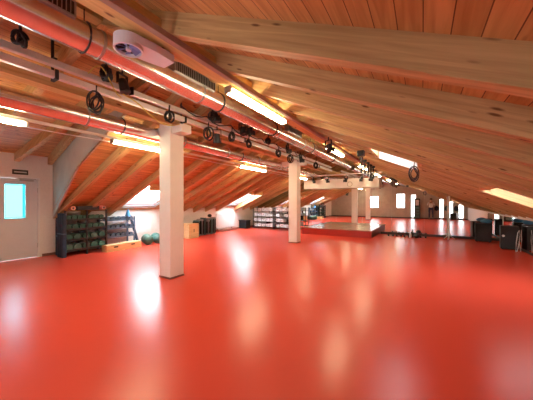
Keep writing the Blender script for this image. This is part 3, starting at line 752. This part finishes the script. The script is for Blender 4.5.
# ------------------------------------------------------------------ near back wall (seen in the mirror)
cg = thing('equipment_tower', 'tall dark equipment tower against the back wall, seen only in the mirror', 'cabinet', (-.95, -.38, 0))
one('cabinet', lambda b: box(b, -.22, .22, -.18, .18, 0, 1.75, .01), 'black', cg)
one('screen', lambda b: box(b, -.12, .14, .18, .19, 1.15, 1.62), 'bin', cg)
for k in range(4): one('drawer', lambda b: box(b, -.18, .18, .18, .192, .1+.25*k, .3+.25*k, .006), 'teal', cg)
for k, x in enumerate((.45, 1.15, 1.78)):
    t = thing('jacket', 'dark jacket hanging between the back windows, seen only in the mirror', 'jacket', (x, YB+.03, .8), 0, 'jackets on the back wall')
    one('jacket', lambda b: (ball(b, (0, .06, .12), .22, (.55, .28, 1.05)), ball(b, (-.11, .06, .10), .16, (.28, .28, 1.0)), ball(b, (.11, .06, .10), .16, (.28, .28, 1.0))), 'navy', t, True)
    one('peg', lambda b: cyl(b, (0, -.03, .36), (0, .08, .38), .012), 'metal', t)

# photographer (appears only in the mirror)
def skin_mesh(name, verts, edges, radii, mat, parent, sub=1):
    me = bpy.data.meshes.new(name); me.from_pydata(verts, edges, []); me.materials.append(M[mat])
    o = bpy.data.objects.new(name, me); COL.objects.link(o); o.parent = parent
    md = o.modifiers.new('Skin', 'SKIN'); md.use_smooth_shade = True
    if not me.skin_vertices: 
        bm_ = bmesh.new(); bm_.from_mesh(me); bm_.verts.layers.skin.verify(); bm_.to_mesh(me); bm_.free()
    for v, r in zip(me.skin_vertices[0].data, radii):
        v.radius = r if isinstance(r, tuple) else (r, r)
    me.skin_vertices[0].data[0].use_root = True
    s = o.modifiers.new('Sub', 'SUBSURF'); s.levels = sub; s.render_levels = sub
    return o
P = thing('person', 'person in white shirt and dark jeans taking the photograph, seen only in the mirror', 'person', (.06, -.36, 0))
V = [(0, 0, .95), (0, 0, 1.10), (0, .0, 1.28), (0, 0, 1.42), (0, .01, 1.50), (0, .03, 1.60), (0, .03, 1.68),
     (-.17, 0, 1.40), (-.25, .07, 1.18), (-.09, .22, 1.37), (.17, 0, 1.40), (.25, .07, 1.18), (.07, .22, 1.37),
     (-.10, 0, .90), (-.11, .01, .50), (-.12, -.02, .09), (-.12, .12, .05), (.10, 0, .90), (.12, .03, .50), (.14, 0, .09), (.15, .14, .05)]
E = [(0, 1), (1, 2), (2, 3), (3, 4), (4, 5), (5, 6), (3, 7), (7, 8), (8, 9), (3, 10), (10, 11), (11, 12), (0, 13), (13, 14), (14, 15), (15, 16), (0, 17), (17, 18), (18, 19), (19, 20)]
Rr = [(.14, .10), (.13, .09), (.15, .10), (.12, .08), (.055, .055), (.078, .09), (.07, .085), .055, .042, .028, .055, .042, .028, .085, .055, .038, .035, .085, .055, .038, .035]
skin_mesh('body', V, E, Rr, 'skin', P, 2)
skin_mesh('shirt', [V[1], V[0], V[2], (0, 0, 1.41), V[7], V[8], (-.18, .14, 1.27), V[10], V[11], (.17, .14, 1.27)], [(0, 1), (0, 2), (2, 3), (3, 4), (4, 5), (5, 6), (3, 7), (7, 8), (8, 9)],
          [(.155, .115), (.16, .12), (.17, .12), (.14, .10), .068, .056, .048, .068, .056, .048], 'shirt', P, 2)
skin_mesh('trousers', [V[0], V[13], V[14], (-.12, -.02, .10), V[17], V[18], (.14, 0, .10)], [(0, 1), (1, 2), (2, 3), (0, 4), (4, 5), (5, 6)],
          [(.155, .115), .10, .072, .058, .10, .072, .058], 'jeans', P, 2)
one('hair', lambda b: ball(b, (0, .005, 1.685), .098, (.95, 1.05, .85)), 'hair', P, True)
for s in (-1, 1):
    one('shoe', lambda b: (box(b, s*.13-.045, s*.13+.045, -.07, .20, 0, .075, .02)), 'rubber', P)
    hx = -.075 if s < 0 else .055
    vs = [(hx, .225, 1.37)]; es = []; rs = [(.022, .034)]
    for k in range(4):
        i = len(vs); z = 1.405-.022*k; L_ = (.055, .062, .058, .045)[k]
        vs += [(hx*.9, .24, z), (hx*.6, .24+.01, z), (hx*.9-(hx*.9)*L_/.09, .235, z-.005)]; es += [(0, i), (i, i+1), (i+1, i+2)]; rs += [.010, .009, .008]
    i = len(vs); vs += [(hx*.9, .21, 1.36), (hx*.5, .20, 1.375)]; es += [(0, i), (i, i+1)]; rs += [.012, .010]
    skin_mesh('hand', vs, es, rs, 'skin', P, 1)
one('nose', lambda b: ball(b, (0, .125, 1.615), .016, (.8, 1, 1.3)), 'skin', P, True)
ph = one('phone', lambda b: box(b, -.08, .06, -.0+.255-.36-.03+.0, .262-.36-.03, 1.345, 1.42, .003), 'black')
ph.location = (.06, -.01, 0); tag(ph, 'dark phone held up by the photographer in both hands, seen only in the mirror', 'phone')

# ------------------------------------------------------------------ light
w = bpy.data.worlds.new('World'); S.world = w; w.use_nodes = True
bg = w.node_tree.nodes['Background']; bg.inputs['Color'].default_value = (.86, .94, 1.0, 1); bg.inputs['Strength'].default_value = 1.6
def area(loc, rot, sx, sy, power, col):
    d = bpy.data.lights.new('daylight', 'AREA'); d.shape = 'RECTANGLE'; d.size = sx; d.size_y = sy; d.energy = power; d.color = col
    o = bpy.data.objects.new('daylight', d); COL.objects.link(o); o.location = loc; o.rotation_euler = rot
    return o
tl = math.atan(TL); tr_ = math.atan(T)
for w_ in (W1, W2):
    xc = (w_[2]+w_[3])/2
    area((xc, (w_[0]+w_[1])/2, zl(xc)+RD+.30), (0, -tl, 0), 1.5, 1.0, 50, (.82, .92, 1))
xc = (WR[2]+WR[3])/2
area((xc, (WR[0]+WR[1])/2, zr(xc)+RD+.30), (0, tr_, 0), .75, 1.3, 10, (.95, .96, 1))
xc = (WQ[2]+WQ[3])/2
area((xc, (WQ[0]+WQ[1])/2-.1, zr(xc)+RD+.32), (math.radians(25), tr_, 0), .9, 1.2, 12, (.95, .96, 1))
area((XL-.3, 2.28, 1.47), (0, -PI/2, 0), .85, .4, 13, (.75, .95, 1))
for (a_, c_, z0, z1) in WINS:
    area(((a_+c_)/2, YB-.25, (z0+z1)/2), (PI/2, 0, 0), c_-a_, z1-z0, 7*(c_-a_)*(z1-z0), (.95, .97, 1))

# ------------------------------------------------------------------ camera
cam = bpy.data.cameras.new('Camera'); co = bpy.data.objects.new('Camera', cam); COL.objects.link(co)
co.location = (0, 0, EYE); co.rotation_euler = (PI/2, 0, math.radians(31.16))
cam.sensor_width = 36; cam.lens = 36*258/533; cam.shift_y = 2/533; cam.clip_start = .02
S.camera = co
S.view_settings.view_transform = 'Standard'; S.view_settings.look = 'None'; S.view_settings.gamma = 1
S.view_settings.use_curve_mapping = False; S.view_settings.exposure = 1.05
